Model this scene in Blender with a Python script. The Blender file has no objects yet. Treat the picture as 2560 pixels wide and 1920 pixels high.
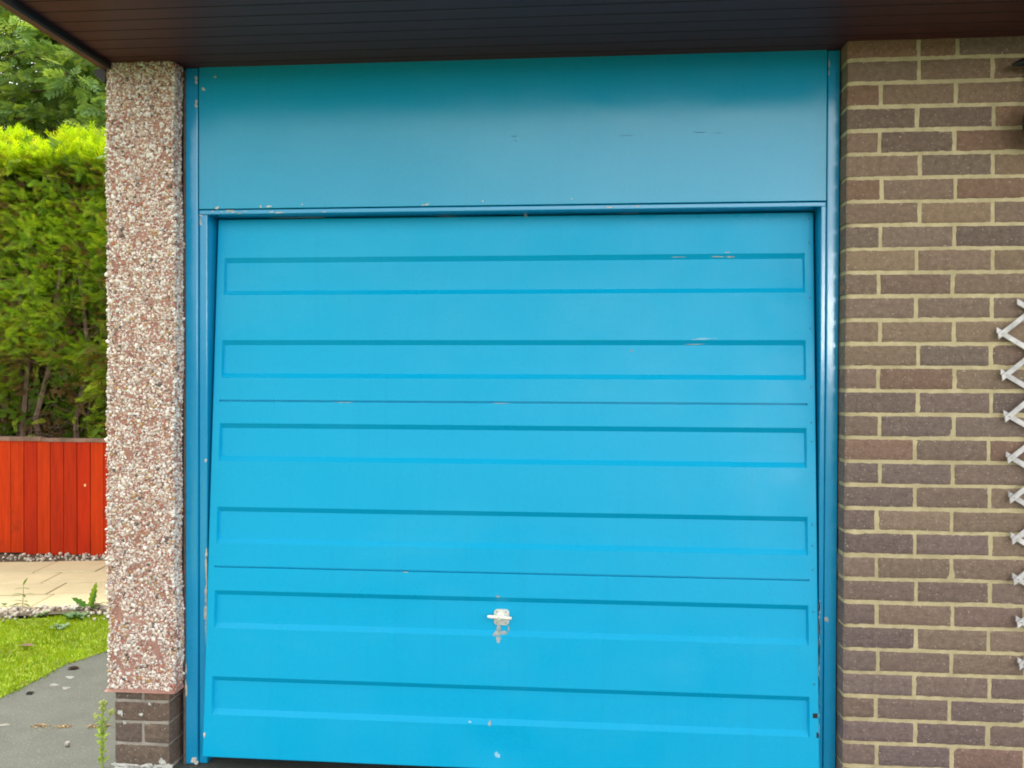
import bpy, math, random
import numpy as np
from mathutils import Vector, Matrix, noise as mnoise

S = bpy.context.scene
COL = S.collection
RNG = np.random.RandomState(7)
random.seed(7)
H = 1.365                                   # eye height above the ground
def Z(v): return v + H                      # height given relative to the eye

# ------------------------------------------------------------------ camera
def make_camera():
    yaw, pit, rol = 0.0873, 0.00953, 0.00345
    cam = bpy.data.cameras.new("camera")
    cam.sensor_width = 36.0
    cam.lens = 36.0 * 2200 / 2560
    cam.clip_start = 0.05
    cam.clip_end = 2000
    o = bpy.data.objects.new("camera", cam)
    COL.objects.link(o)
    Rz = Matrix.Rotation(yaw, 3, 'Z')
    fwd = Rz @ Vector((0, math.cos(pit), -math.sin(pit)))
    right = Rz @ Vector((1, 0, 0))
    down = Rz @ Vector((0, -math.sin(pit), -math.cos(pit)))
    r2 = math.cos(rol) * right - math.sin(rol) * down
    d2 = math.sin(rol) * right + math.cos(rol) * down
    m = Matrix((r2, -d2, -fwd)).transposed().to_4x4()
    m.translation = Vector((0, -2.885, H))
    o.matrix_world = m
    S.camera = o
make_camera()

# ------------------------------------------------------------------ light
SUN_EL, SUN_AZ = math.radians(56), math.radians(-38)     # azimuth from +Y, negative = to the left, behind the garage
sun_dir = Vector((math.sin(SUN_AZ) * math.cos(SUN_EL), math.cos(SUN_AZ) * math.cos(SUN_EL), math.sin(SUN_EL)))
sl = bpy.data.lights.new("sun", 'SUN')
sl.energy = 1.5
sl.angle = math.radians(12)
sl.color = (1.0, 0.95, 0.86)
so = bpy.data.objects.new("sun", sl)
COL.objects.link(so)
so.rotation_euler = sun_dir.to_track_quat('Z', 'Y').to_euler()

W = bpy.data.worlds.new("World")
S.world = W
W.use_nodes = True
nt = W.node_tree
nt.nodes.clear()
sky = nt.nodes.new("ShaderNodeTexSky")
sky.sky_type = 'NISHITA'
sky.sun_disc = False
sky.sun_elevation = SUN_EL
sky.sun_rotation = SUN_AZ
sky.dust_density = 3.0
sky.air_density = 1.0
hs = nt.nodes.new("ShaderNodeHueSaturation")
hs.inputs['Saturation'].default_value = 0.12
tc = nt.nodes.new("ShaderNodeTexCoord")
mp = nt.nodes.new("ShaderNodeMapping")
mp.inputs['Scale'].default_value = (1, 1, 2.2)
nz = nt.nodes.new("ShaderNodeTexNoise")
nz.inputs['Scale'].default_value = 2.3
nz.inputs['Detail'].default_value = 6
rp = nt.nodes.new("ShaderNodeValToRGB")
rp.color_ramp.elements[0].position = 0.35
rp.color_ramp.elements[0].color = (1.0, 1.0, 1.0, 1)
rp.color_ramp.elements[1].position = 0.62
rp.color_ramp.elements[1].color = (1.75, 1.68, 1.58, 1)
mx = nt.nodes.new("ShaderNodeMix")
mx.data_type = 'RGBA'
mx.blend_type = 'MULTIPLY'
mx.inputs['Factor'].default_value = 1.0
bg = nt.nodes.new("ShaderNodeBackground")
bg.inputs['Strength'].default_value = 0.15
ow = nt.nodes.new("ShaderNodeOutputWorld")
L = nt.links.new
L(sky.outputs[0], hs.inputs['Color'])
L(tc.outputs['Generated'], mp.inputs['Vector'])
L(mp.outputs[0], nz.inputs['Vector'])
L(nz.outputs['Fac'], rp.inputs['Fac'])
L(hs.outputs[0], mx.inputs['A'])
L(rp.outputs[0], mx.inputs['B'])
# a bright bank of cloud low on the side the garage faces, plus an unseen hot spot added for the jamb glint
def glow(direction, c0, c1, gain, prev):
    d = Vector(direction).normalized()
    vm = nt.nodes.new("ShaderNodeVectorMath")
    vm.operation = 'DOT_PRODUCT'
    vm.inputs[1].default_value = d
    L(tc.outputs['Generated'], vm.inputs[0])
    mr = nt.nodes.new("ShaderNodeMapRange")
    mr.interpolation_type = 'SMOOTHSTEP'
    mr.inputs['From Min'].default_value = c0
    mr.inputs['From Max'].default_value = c1
    mr.inputs['To Min'].default_value = 1.0
    mr.inputs['To Max'].default_value = gain
    L(vm.outputs['Value'], mr.inputs['Value'])
    m2 = nt.nodes.new("ShaderNodeMix")
    m2.data_type = 'RGBA'
    m2.blend_type = 'MULTIPLY'
    m2.inputs['Factor'].default_value = 1.0
    L(prev, m2.inputs['A'])
    L(mr.outputs[0], m2.inputs['B'])
    return m2.outputs['Result']
o_ = glow((0.62, -0.78, 0.14), 0.35, 1.0, 1.7, mx.outputs['Result'])
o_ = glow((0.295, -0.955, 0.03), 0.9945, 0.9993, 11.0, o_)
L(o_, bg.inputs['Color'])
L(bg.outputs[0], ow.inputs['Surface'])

S.view_settings.view_transform = 'Standard'
S.view_settings.look = 'None'
S.view_settings.exposure = 1.3
S.view_settings.gamma = 1.0
S.cycles.max_bounces = 8
S.cycles.transparent_max_bounces = 8
S.cycles.filter_width = 1.9

# ------------------------------------------------------------------ materials
class NT:
    """small helper round a material's node tree"""
    def __init__(self, name):
        self.m = bpy.data.materials.new(name)
        self.m.use_nodes = True
        self.t = self.m.node_tree
        self.b = self.t.nodes["Principled BSDF"]
        self.out = self.t.nodes["Material Output"]
    def n(self, typ, **kw):
        x = self.t.nodes.new(typ)
        for k, v in kw.items():
            if k in x.inputs: x.inputs[k].default_value = v
            else: setattr(x, k, v)
        return x
    def l(self, a, b): self.t.links.new(a, b)
    def coords(self, scale=(1, 1, 1)):
        c = self.n("ShaderNodeTexCoord")
        m = self.n("ShaderNodeMapping")
        m.inputs['Scale'].default_value = scale
        self.l(c.outputs['Object'], m.inputs['Vector'])
        return m.outputs[0]
    def noise(self, scale, detail=4, rough=0.55, vec=None):
        x = self.n("ShaderNodeTexNoise")
        x.inputs['Scale'].default_value = scale
        x.inputs['Detail'].default_value = detail
        x.inputs['Roughness'].default_value = rough
        self.l(vec if vec is not None else self.coords(), x.inputs['Vector'])
        return x.outputs['Fac']
    def ramp(self, fac, stops):
        r = self.n("ShaderNodeValToRGB")
        e = r.color_ramp.elements
        while len(e) < len(stops): e.new(0.5)
        for i, (p, c) in enumerate(stops):
            e[i].position = p
            e[i].color = (c[0], c[1], c[2], 1) if not isinstance(c, (int, float)) else (c, c, c, 1)
        self.l(fac, r.inputs['Fac'])
        return r.outputs[0]
    def mix(self, fac, a, b, mode='MIX'):
        m = self.n("ShaderNodeMix", data_type='RGBA', blend_type=mode)
        for s, v in (('Factor', fac), ('A', a), ('B', b)):
            if isinstance(v, bpy.types.NodeSocket): self.l(v, m.inputs[s])
            elif isinstance(v, (int, float)): m.inputs[s].default_value = v
            else: m.inputs[s].default_value = (*v, 1)
        return m.outputs['Result']
    def attr(self, name="col"):
        a = self.n("ShaderNodeAttribute", attribute_name=name)
        return a.outputs['Color']
    def bump(self, h, strength=0.3, dist=0.01, prev=None):
        b = self.n("ShaderNodeBump")
        b.inputs['Strength'].default_value = strength
        b.inputs['Distance'].default_value = dist
        self.l(h, b.inputs['Height'])
        if prev is not None: self.l(prev, b.inputs['Normal'])
        return b.outputs[0]
    def set(self, name, v):
        s = self.b.inputs[name]
        if isinstance(v, bpy.types.NodeSocket): self.l(v, s)
        elif isinstance(v, tuple): s.default_value = (*v, 1)
        else: s.default_value = v

def mat_paint(name, base, dirt, rough, ior, brush=(1, 1, 1), bstr=0.12):
    m = NT(name)
    big = m.noise(2.2, 5, 0.6)
    c = m.mix(m.ramp(big, [(0.35, 0), (0.75, 0.35)]), base, dirt)
    fine = m.noise(120, 4, 0.75)
    c = m.mix(m.ramp(fine, [(0.3, 0.0), (0.75, 0.55)]), c, tuple(x * 0.82 for x in base))
    # faded, dusty patches and faint rain streaks
    pz = m.noise(1.1, 6, 0.7, m.coords((1.0, 1, 2.4)))
    c = m.mix(m.ramp(pz, [(0.52, 0.0), (0.72, 0.16)]), c, (0.06, 0.42, 0.60))
    st = m.noise(7, 5, 0.65, m.coords((5.0, 1, 0.22)))
    c = m.mix(m.ramp(st, [(0.55, 0.0), (0.78, 0.14)]), c, tuple(x * 0.62 for x in base))
    m.set('Base Color', c)
    m.set('Roughness', m.ramp(m.noise(3.2, 6, 0.65), [(0.32, rough * 0.7), (0.70, rough * 1.5)]))
    m.set('IOR', ior)
    v = m.coords(brush)
    b1 = m.bump(m.noise(140, 3, 0.6, v), bstr, 0.0015)
    m.set('Normal', m.bump(m.noise(9, 3), 0.05, 0.01, b1))
    return m.m

BLUE, BLUE_D = (0.0006, 0.36, 0.62), (0.003, 0.36, 0.58)
M = {}
M['header_paint'] = mat_paint("gloss blue board paint", (0.003, 0.305, 0.52), (0.008, 0.305, 0.50), 0.17, 1.46, (1.5, 1, 1.5), 0.10)
M['frame_paint'] = mat_paint("gloss blue timber paint", (0.002, 0.275, 0.52), (0.007, 0.275, 0.50), 0.13, 1.65, (6, 6, 0.5), 0.09)
M['door_paint'] = mat_paint("blue steel door paint", BLUE, BLUE_D, 0.34, 1.30, (1, 1, 1), 0.07)

def simple(name, col, rough=0.6, metal=0.0, nscale=0, amt=0.2, bump=0.0, bscale=60):
    m = NT(name)
    if nscale:
        f = m.noise(nscale, 5, 0.6)
        m.set('Base Color', m.mix(m.ramp(f, [(0.3, 0), (0.7, 1)]), tuple(c * (1 - amt) for c in col), tuple(min(1, c * (1 + amt)) for c in col)))
    else:
        m.set('Base Color', col)
    m.set('Roughness', rough)
    m.set('Metallic', metal)
    if bump: m.set('Normal', m.bump(m.noise(bscale, 4, 0.6), bump, 0.004))
    return m.m

M['chip'] = simple("exposed primer", (0.50, 0.46, 0.38), 0.8, 0, 60, 0.35)
M['scuff'] = simple("worn pale scuff", (0.22, 0.50, 0.66), 0.6, 0, 40, 0.25)
M['greymark'] = simple("grey rubbed metal", (0.27, 0.32, 0.31), 0.6, 0, 50, 0.3)
M['dark'] = simple("dark gap", (0.012, 0.013, 0.015), 0.8)
M['dirt'] = simple("dark grime", (0.02, 0.09, 0.13), 0.7)
M['sealant'] = simple("dark sealant", (0.02, 0.025, 0.03), 0.8, 0, 40, 0.3)
M['white_plastic'] = simple("cream plated handle", (0.80, 0.78, 0.70), 0.32, 0.0, 30, 0.12)
M['plate'] = simple('pale grey green handle plate', (0.50, 0.54, 0.49), 0.35, 0.0, 30, 0.15)
M['screw'] = simple("dull screw head", (0.35, 0.34, 0.31), 0.4, 0.7)
M['rivet'] = simple("painted rivet", (0.006, 0.20, 0.36), 0.45)

def mat_brick():
    m = NT("brown brick")
    a = m.attr()
    f = m.noise(55, 6, 0.7)
    c = m.mix(m.ramp(f, [(0.30, 0), (0.72, 1)]), m.mix(0.5, a, (0.035, 0.03, 0.028)), m.mix(0.22, a, (0.46, 0.34, 0.24)))
    mid = m.noise(13, 5, 0.75, m.coords((1.0, 1, 1.8)))
    c = m.mix(m.ramp(mid, [(0.35, 0.0), (0.68, 0.55)]), c, m.mix(0.45, a, (0.09, 0.055, 0.045)))
    blo = m.noise(31, 4, 0.7, m.coords((1.0, 1, 1.6)))
    c = m.mix(m.ramp(blo, [(0.60, 0.0), (0.74, 0.40)]), c, (0.30, 0.24, 0.17))
    g = m.noise(150, 2, 0.5)
    c = m.mix(m.ramp(g, [(0.63, 0), (0.72, 0.6)]), c, (0.48, 0.44, 0.36))
    m.set('Base Color', c)
    m.set('Roughness', 0.85)
    b = m.bump(m.noise(120, 6, 0.7), 0.55, 0.004)
    vv = m.coords((1, 1, 2.5))
    m.set('Normal', m.bump(m.noise(38, 5, 0.7, vv), 0.6, 0.008, b))
    return m.m
M['brick'] = mat_brick()
def mat_mortar(name, c0, c1):
    m = NT(name)
    f = m.noise(28, 6, 0.65)
    st = m.noise(5, 5, 0.7)
    m.set('Base Color', m.mix(m.ramp(st, [(0.45, 0.0), (0.72, 0.45)]), m.ramp(f, [(0.25, c0), (0.7, c1)]), tuple(x * 0.62 for x in c0)))
    m.set('Roughness', 0.95)
    m.set('Normal', m.bump(m.noise(150, 5, 0.7), 0.6, 0.005))
    return m.m
M['mortar'] = mat_mortar("sandy mortar", (0.37, 0.315, 0.175), (0.56, 0.48, 0.285))
M['mortar_grey'] = mat_mortar("grey mortar", (0.22, 0.20, 0.17), (0.42, 0.38, 0.32))
M['render_bed'] = mat_mortar("pinkish render bed", (0.29, 0.135, 0.105), (0.43, 0.25, 0.20))

def mat_attr(name, rough=0.8, nscale=80, amt=0.35, spec=0.5, bump=0.0):
    m = NT(name)
    f = m.noise(nscale, 4, 0.6)
    m.set('Base Color', m.mix(m.ramp(f, [(0.3, 0), (0.7, amt)]), m.attr(), (0.06, 0.05, 0.04)))
    m.set('Roughness', rough)
    m.set('Specular IOR Level', spec)
    if bump: m.set('Normal', m.bump(m.noise(nscale * 1.5, 4, 0.6), bump, 0.004))
    return m.m
M['pebble'] = mat_attr("spar pebbles", 0.55, 90, 0.12)
M['gravel'] = mat_attr("white gravel", 0.8, 50, 0.25, bump=0.3)

def mat_leaf(name, trans=0.45, rough=0.5):
    m = NT(name)
    a = m.attr()
    m.set('Base Color', a)
    m.set('Roughness', rough)
    m.set('Specular IOR Level', 0.35)
    tr = m.n("ShaderNodeBsdfTranslucent")
    m.l(m.mix(1.0, a, (1.15, 1.15, 0.55), 'MULTIPLY'), tr.inputs['Color'])
    ms = m.n("ShaderNodeMixShader")
    ms.inputs[0].default_value = trans
    m.l(m.b.outputs[0], ms.inputs[1])
    m.l(tr.outputs[0], ms.inputs[2])
    m.l(ms.outputs[0], m.out.inputs['Surface'])
    return m.m
M['leaf'] = mat_leaf("conifer foliage")
M['grass'] = mat_leaf("lawn blades", 0.3, 0.6)
M['weed'] = mat_leaf("weed leaves", 0.3, 0.5)
M['bark'] = simple("brown bark", (0.15, 0.10, 0.07), 0.9, 0, 18, 0.5, 0.6, 40)
def matte(m):
    m.node_tree.nodes['Principled BSDF'].inputs['Specular IOR Level'].default_value = 0.05
    return m
M['deadleaf'] = simple("dead brown leaf", (0.10, 0.05, 0.025), 0.8, 0, 60, 0.5)

def mat_soffit():
    m = NT("mahogany soffit plastic")
    v = m.coords((0.6, 30, 1))
    f = m.noise(5, 5, 0.6, v)
    m.set('Base Color', m.ramp(f, [(0.25, (0.062, 0.015, 0.018)), (0.75, (0.100, 0.029, 0.031))]))
    m.set('Roughness', 0.48)
    m.set('Specular IOR Level', 0.3)
    m.set('Normal', m.bump(m.noise(12, 4, 0.6, v), 0.08, 0.003))
    return m.m
M['soffit'] = mat_soffit()
M['barge'] = simple("reddish brown fascia paint", (0.12, 0.045, 0.035), 0.5, 0, 14, 0.3)
M['darktrim_shade'] = simple("dark brown trim and painted shade", (0.012, 0.008, 0.009), 0.6)  # shaped end's own colour; painted shade on bargeboard inner face and in grooves
M['felt'] = simple("grey roof felt", (0.08, 0.08, 0.08), 0.95, 0, 20, 0.3, 0.4)
M['lampmetal'] = simple("black lamp metal", (0.012, 0.013, 0.018), 0.4, 0.3, 30, 0.3)
M['slat'] = simple("weathered pale trellis", (0.50, 0.49, 0.48), 0.6, 0, 25, 0.35, 0.3, 60)

def mat_fence():
    m = NT("red stained boards")
    v = m.coords((14, 14, 1.1))
    g = m.noise(3.5, 6, 0.65, v)
    a = m.attr()
    c = m.mix(m.ramp(g, [(0.3, 0.0), (0.75, 0.8)]), a, m.mix(1.0, a, (0.55, 0.46, 0.5), 'MULTIPLY'))
    k = m.noise(5.0, 4, 0.6)
    c = m.mix(m.ramp(k, [(0.60, 0.0), (0.72, 0.5)]), c, (0.16, 0.022, 0.008))
    m.set('Base Color', c)
    m.set('Roughness', 0.7)
    m.set('Specular IOR Level', 0.15)
    m.set('Normal', m.bump(m.noise(9, 5, 0.7, v), 0.3, 0.004))
    return m.m
M['fence'] = mat_fence()
M['fence_cap'] = simple("weathered grey brown cap", (0.20, 0.115, 0.085), 0.8, 0, 12, 0.4, 0.4, 40)

def mat_tarmac():
    m = NT("old grey tarmac")
    big = m.noise(1.6, 5, 0.6)
    c = m.ramp(big, [(0.3, (0.068, 0.078, 0.061)), (0.7, (0.096, 0.106, 0.087))])
    sp = m.noise(170, 3, 0.7)
    c = m.mix(m.ramp(m.noise(7, 6, 0.7), [(0.42, 0.0), (0.70, 0.5)]), c, (0.135, 0.145, 0.115))
    c = m.mix(m.ramp(sp, [(0.35, 0.75), (0.62, 0.0)]), c, (0.045, 0.048, 0.042))
    sp2 = m.noise(120, 2, 0.5)
    c = m.mix(m.ramp(sp2, [(0.62, 0.0), (0.76, 0.6)]), c, (0.28, 0.275, 0.25))
    m.set('Base Color', c)
    m.set('Roughness', 0.9)
    m.set('Normal', m.bump(m.noise(140, 5, 0.75), 0.5, 0.006))
    return m.m
M['tarmac'] = mat_tarmac()
def mat_slab():
    m = NT("sandy concrete slab")
    a = m.attr()
    f = m.noise(7, 6, 0.65)
    c = m.mix(m.ramp(f, [(0.3, 0), (0.75, 0.35)]), a, (0.40, 0.33, 0.19))
    m.set('Base Color', c)
    m.set('Roughness', 0.9)
    m.set('Normal', m.bump(m.noise(60, 5, 0.7), 0.35, 0.004))
    return m.m
M['slab'] = mat_slab()
M['soil'] = simple("mossy soil", (0.18, 0.26, 0.010), 0.95, 0, 9, 0.5, 0.6, 30)
M['earth'] = simple("ground earth", (0.09, 0.10, 0.05), 0.95, 0, 3, 0.5, 0.4, 20)
M['joint'] = simple("dark joint sand", (0.085, 0.07, 0.04), 0.95, 0, 20, 0.4)
M['stone'] = simple("grey stone", (0.34, 0.31, 0.28), 0.8, 0, 60, 0.3, 0.4)
M['litter'] = mat_attr("yellowed leaf litter", 0.8, 60, 0.2)
M['stain'] = simple("pale dropping", (0.20, 0.20, 0.17), 0.9, 0, 30, 0.3)

# ------------------------------------------------------------------ mesh helpers
class MB:
    def __init__(self): self.v, self.f, self.mi, self.c = [], [], [], []
    def add(self, vs, fs, mi=0, col=None):
        o = len(self.v)
        self.v += [tuple(x) for x in vs]
        self.f += [tuple(i + o for i in f) for f in fs]
        self.mi += [mi] * len(fs)
        self.c += [col if col is not None else (1, 1, 1)] * len(vs)
    def box(self, x0, x1, y0, y1, z0, z1, bev=0.0, mi=0, col=None):
        if bev <= 0:
            vs = [(x, y, z) for x in (x0, x1) for y in (y0, y1) for z in (z0, z1)]
            self.add(vs, [(0, 1, 3, 2), (4, 6, 7, 5), (0, 4, 5, 1), (2, 3, 7, 6), (0, 2, 6, 4), (1, 5, 7, 3)], mi, col)
            return
        import bmesh
        bm = bmesh.new()
        bmesh.ops.create_cube(bm, size=1)
        for v in bm.verts:
            v.co = ((x0 + x1) / 2 + v.co.x * (x1 - x0), (y0 + y1) / 2 + v.co.y * (y1 - y0), (z0 + z1) / 2 + v.co.z * (z1 - z0))
        bmesh.ops.bevel(bm, geom=bm.edges[:], offset=bev, segments=2, affect='EDGES', profile=0.6)
        bm.verts.ensure_lookup_table()
        bm.verts.index_update()
        self.add([v.co[:] for v in bm.verts], [[v.index for v in f.verts] for f in bm.faces], mi, col)
        bm.free()
    def tube(self, pts, rads, n=8, mi=0, col=None, cap=True):
        pts = [Vector(p) for p in pts]
        if isinstance(rads, (int, float)): rads = [rads] * len(pts)
        rings = []
        ref = None
        for i, p in enumerate(pts):
            t = (pts[min(i + 1, len(pts) - 1)] - pts[max(i - 1, 0)]).normalized()
            if ref is None: ref = t.orthogonal().normalized()
            ref = (ref - t * ref.dot(t)).normalized()
            b = t.cross(ref)
            rings.append([p + (ref * math.cos(2 * math.pi * k / n) + b * math.sin(2 * math.pi * k / n)) * rads[i] for k in range(n)])
        vs = [v for r in rings for v in r]
        fs = []
        for i in range(len(pts) - 1):
            for k in range(n):
                fs.append((i * n + k, i * n + (k + 1) % n, (i + 1) * n + (k + 1) % n, (i + 1) * n + k))
        if cap:
            fs.append(tuple(range(n - 1, -1, -1)))
            fs.append(tuple((len(pts) - 1) * n + k for k in range(n)))
        self.add(vs, fs, mi, col)
    def lathe(self, prof, cx, cy, n=24, axis='Z', mi=0):
        vs, fs = [], []
        for r, h in prof:
            for k in range(n):
                a = 2 * math.pi * k / n
                if axis == 'Z': vs.append((cx + r * math.cos(a), cy + r * math.sin(a), h))
                else: vs.append((cx[0] + r * math.cos(a), h, cx[1] + r * math.sin(a)))
        for i in range(len(prof) - 1):
            for k in range(n):
                fs.append((i * n + k, i * n + (k + 1) % n, (i + 1) * n + (k + 1) % n, (i + 1) * n + k))
        self.add(vs, fs, mi)
    def blob(self, fn, u, v, ru, rv, lift, mi=1, seed=0, n=14, wob=0.45):
        """irregular flat patch; fn(u, v, lift) -> point on the surface"""
        rr = random.Random(seed)
        ph = [rr.uniform(0, 6.28) for _ in range(3)]
        vs = [fn(u, v, lift)]
        for k in range(n):
            a = 2 * math.pi * k / n
            r = 1 + wob * (0.5 * math.sin(2 * a + ph[0]) + 0.4 * math.sin(3 * a + ph[1]) + 0.35 * math.sin(5 * a + ph[2])) + rr.uniform(-.1, .1)
            vs.append(fn(u + ru * r * math.cos(a), v + rv * r * math.sin(a), lift))
        self.add(vs, [(0, 1 + k, 1 + (k + 1) % n) for k in range(n)], mi)
    def build(self, name, mats, parent=None, smooth=None):
        me = bpy.data.meshes.new(name)
        me.from_pydata(self.v, [], self.f)
        for m in (mats if isinstance(mats, (list, tuple)) else [mats]): me.materials.append(m)
        me.polygons.foreach_set('material_index', self.mi)
        ca = me.color_attributes.new("col", 'FLOAT_COLOR', 'POINT')
        arr = np.ones((len(self.v), 4), np.float32)
        arr[:, :3] = np.array(self.c, np.float32)
        ca.data.foreach_set('color', arr.ravel())
        me.update()
        return finish(name, me, parent, smooth)

def finish(name, me, parent=None, smooth=None):
    if smooth is not None:
        me.polygons.foreach_set('use_smooth', [True] * len(me.polygons))
        me.set_sharp_from_angle(angle=math.radians(smooth))
    o = bpy.data.objects.new(name, me)
    COL.objects.link(o)
    if parent is not None: o.parent = parent
    return o

def np_mesh(name, V, F, C, mat, parent=None, smooth=None):
    V = np.asarray(V, np.float32).reshape(-1, 3)
    F = np.asarray(F, np.int32)
    me = bpy.data.meshes.new(name)
    k = F.shape[1]
    me.vertices.add(len(V))
    me.vertices.foreach_set('co', V.ravel())
    me.loops.add(F.size)
    me.loops.foreach_set('vertex_index', F.ravel())
    me.polygons.add(len(F))
    me.polygons.foreach_set('loop_start', np.arange(0, F.size, k, dtype=np.int32))
    me.polygons.foreach_set('loop_total', np.full(len(F), k, np.int32))
    me.materials.append(mat)
    ca = me.color_attributes.new("col", 'FLOAT_COLOR', 'POINT')
    arr = np.ones((len(V), 4), np.float32)
    arr[:, :3] = np.asarray(C, np.float32).reshape(-1, 3)
    ca.data.foreach_set('color', arr.ravel())
    me.update(calc_edges=True)
    return finish(name, me, parent, smooth)

def empty(name, loc):
    o = bpy.data.objects.new(name, None)
    o.empty_display_size = 0.1
    o.location = loc
    COL.objects.link(o)
    bpy.context.view_layer.update()
    return o
def adopt(parent, *objs):
    """parent objects built in world coordinates without moving them"""
    for o in objs:
        o.parent = parent
        o.matrix_parent_inverse = Matrix.Translation(parent.matrix_world.translation).inverted()
def tag(o, label=None, cat=None, group=None, kind=None):
    if label: o['label'] = label
    if cat: o['category'] = cat
    if group: o['group'] = group
    if kind: o['kind'] = kind
    return o

# ------------------------------------------------------------------ setting: ground, driveway, paving, lawn bed
def sheet(name, pts, z, mat, thick=0.0):
    mb = MB()
    mb.add([(x, y, z) for x, y in pts], [tuple(range(len(pts)))])
    return tag(mb.build(name, mat), kind='structure')
sheet("ground", [(-400, -400), (400, -400), (400, 400), (-400, 400)], -0.012, M['earth'])

drive_edge = [(-2.75, -9.0), (-2.6, -3.0), (-2.50, -0.5), (-2.452, 0.40), (-2.44, 0.60), (-2.43, 0.82), (-2.425, 1.05), (-2.35, 1.2), (-2.30, 1.75), (-2.28, 3.0)]
mb = MB()
dv = [(a - .06, b) for a, b in drive_edge] + [(5.5, 3.0), (5.5, -9.0)]
mb.add([(x, y, 0.0) for x, y in dv], [tuple(reversed(range(len(dv))))])
flat = lambda u, v, l: (u, v, l)
for i, (x, y, rx, ry) in enumerate([(-2.321, 0.873, .020, .016), (-2.333, 0.774, .018, .016), (-2.258, 0.742, .022, .014), (-2.266, 0.335, .028, .012)]):
    mb.blob(flat, x, y, rx, ry, 0.0015, 1, 40 + i)
tag(mb.build("driveway", [M['tarmac'], M['stain']]), kind='structure')

def pave_y(x, t): return (1 - t) * (1.92 + .22 * (x + 3.07)) + t * (3.11 + .16 * (x + 3.83))
mb = MB()
rows = [0, .25, .48, .72, 1.0]
offs = [-3.20, -3.30, -3.506, -3.745]
for r in range(4):
    t0, t1 = rows[r], rows[r + 1]
    for k in range(-8, 4):
        x0, x1 = offs[r] + .4 * k + .004, offs[r] + .4 * (k + 1) - .004
        if x1 > -1.75 and r > 0: continue
        sh = -.045
        c = np.array((0.66, 0.575, 0.345)) * random.uniform(.88, 1.06)
        cs = []
        for (xx, tt, dx) in ((x0, t0 + .010, 0), (x1, t0 + .010, 0), (x1, t1 - .010, sh), (x0, t1 - .010, sh)):
            cs.append((xx + dx, pave_y(xx, tt)))
        zt = 0.022 + random.uniform(-.002, .002)
        cen = np.mean(np.array(cs), 0)
        ins = [tuple(np.array(p) + (cen - np.array(p)) * .02) for p in cs]
        vs = [(p[0], p[1], -.01) for p in cs] + [(p[0], p[1], zt - .004) for p in cs] + [(p[0], p[1], zt) for p in ins]
        fs = [(8, 9, 10, 11)] + [(a, (a + 1) % 4, 4 + (a + 1) % 4, 4 + a) for a in range(4)] + [(4 + a, 4 + (a + 1) % 4, 8 + (a + 1) % 4, 8 + a) for a in range(4)]
        mb.add(vs, fs, 0, tuple(c))
tag(mb.build("paving", M['slab']), kind='structure')
mb = MB()
mb.add([(x, pave_y(x, t), .017) for x, t in ((-6.6, -.3), (-1.72, -.02), (-1.72, 1.25), (-6.6, 1.35))], [(0, 1, 2, 3)])
tag(mb.build("paving_bed", M['joint']), kind='structure')
lawn_pts = [(-9, -9)] + [(a - .022 + .012 * mnoise.noise(Vector((0, b * 8, 3))), b) for a, b in drive_edge[:-1]] + [(-2.30, 1.95), (-3.24, 1.72), (-6.6, 1.0), (-9, 0.6)]
mb = MB()
mb.add([(x, y, 0.002) for i, (x, y) in enumerate(lawn_pts)], [tuple(range(len(lawn_pts)))])
tag(mb.build("lawn_bed", M['soil']), kind='structure')

# ------------------------------------------------------------------ garage
garage = empty("garage", (-0.28, 0.0, 0.0))
tag(garage, "garage with bright blue panelled door between a pebbledash pillar and brown brick wall", "garage")

# brick wall, brick by brick
def brick(mb, x0, x1, z0, z1, yb, col, amp=0.0013, nx=22, nz=7, y0=0.0, side=True):
    o = len(mb.v)
    vs = []
    sd = random.uniform(0, 100)
    tilt = random.uniform(-.0014, .0014)
    for j in range(nz + 1):
        for i in range(nx + 1):
            u, w = i / nx, j / nz
            e = min(min(u, 1 - u) * (x1 - x0), min(w, 1 - w) * (z1 - z0))
            rnd = 0.003 * max(0, 1 - e / 0.005) ** 2
            p = Vector((x0 + u * (x1 - x0), sd, z0 + w * (z1 - z0)))
            k = mnoise.noise(p * 45) * amp
            kx = mnoise.noise(p * 70 + Vector((7, 3, 1))) * 0.0020 if i in (0, nx) else 0
            kz = mnoise.noise(p * 70 + Vector((1, 9, 4))) * 0.0022 if j in (0, nz) else 0
            vs.append((p.x + kx, y0 + rnd + k + tilt * (u - .5) * 2, p.z + kz))
    fs = [(j * (nx + 1) + i, j * (nx + 1) + i + 1, (j + 1) * (nx + 1) + i + 1, (j + 1) * (nx + 1) + i) for j in range(nz) for i in range(nx)]
    ring = [i for i in range(nx + 1)] + [j * (nx + 1) + nx for j in range(1, nz + 1)] + [nz * (nx + 1) + i for i in range(nx - 1, -1, -1)] + [j * (nx + 1) for j in range(nz - 1, 0, -1)]
    base = len(vs)
    for r in ring: vs.append((vs[r][0], yb, vs[r][2]))
    n = len(ring)
    for k in range(n):
        fs.append((ring[(k + 1) % n], ring[k], base + k, base + (k + 1) % n))
    mb.add(vs, fs, 0, col)
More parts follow.
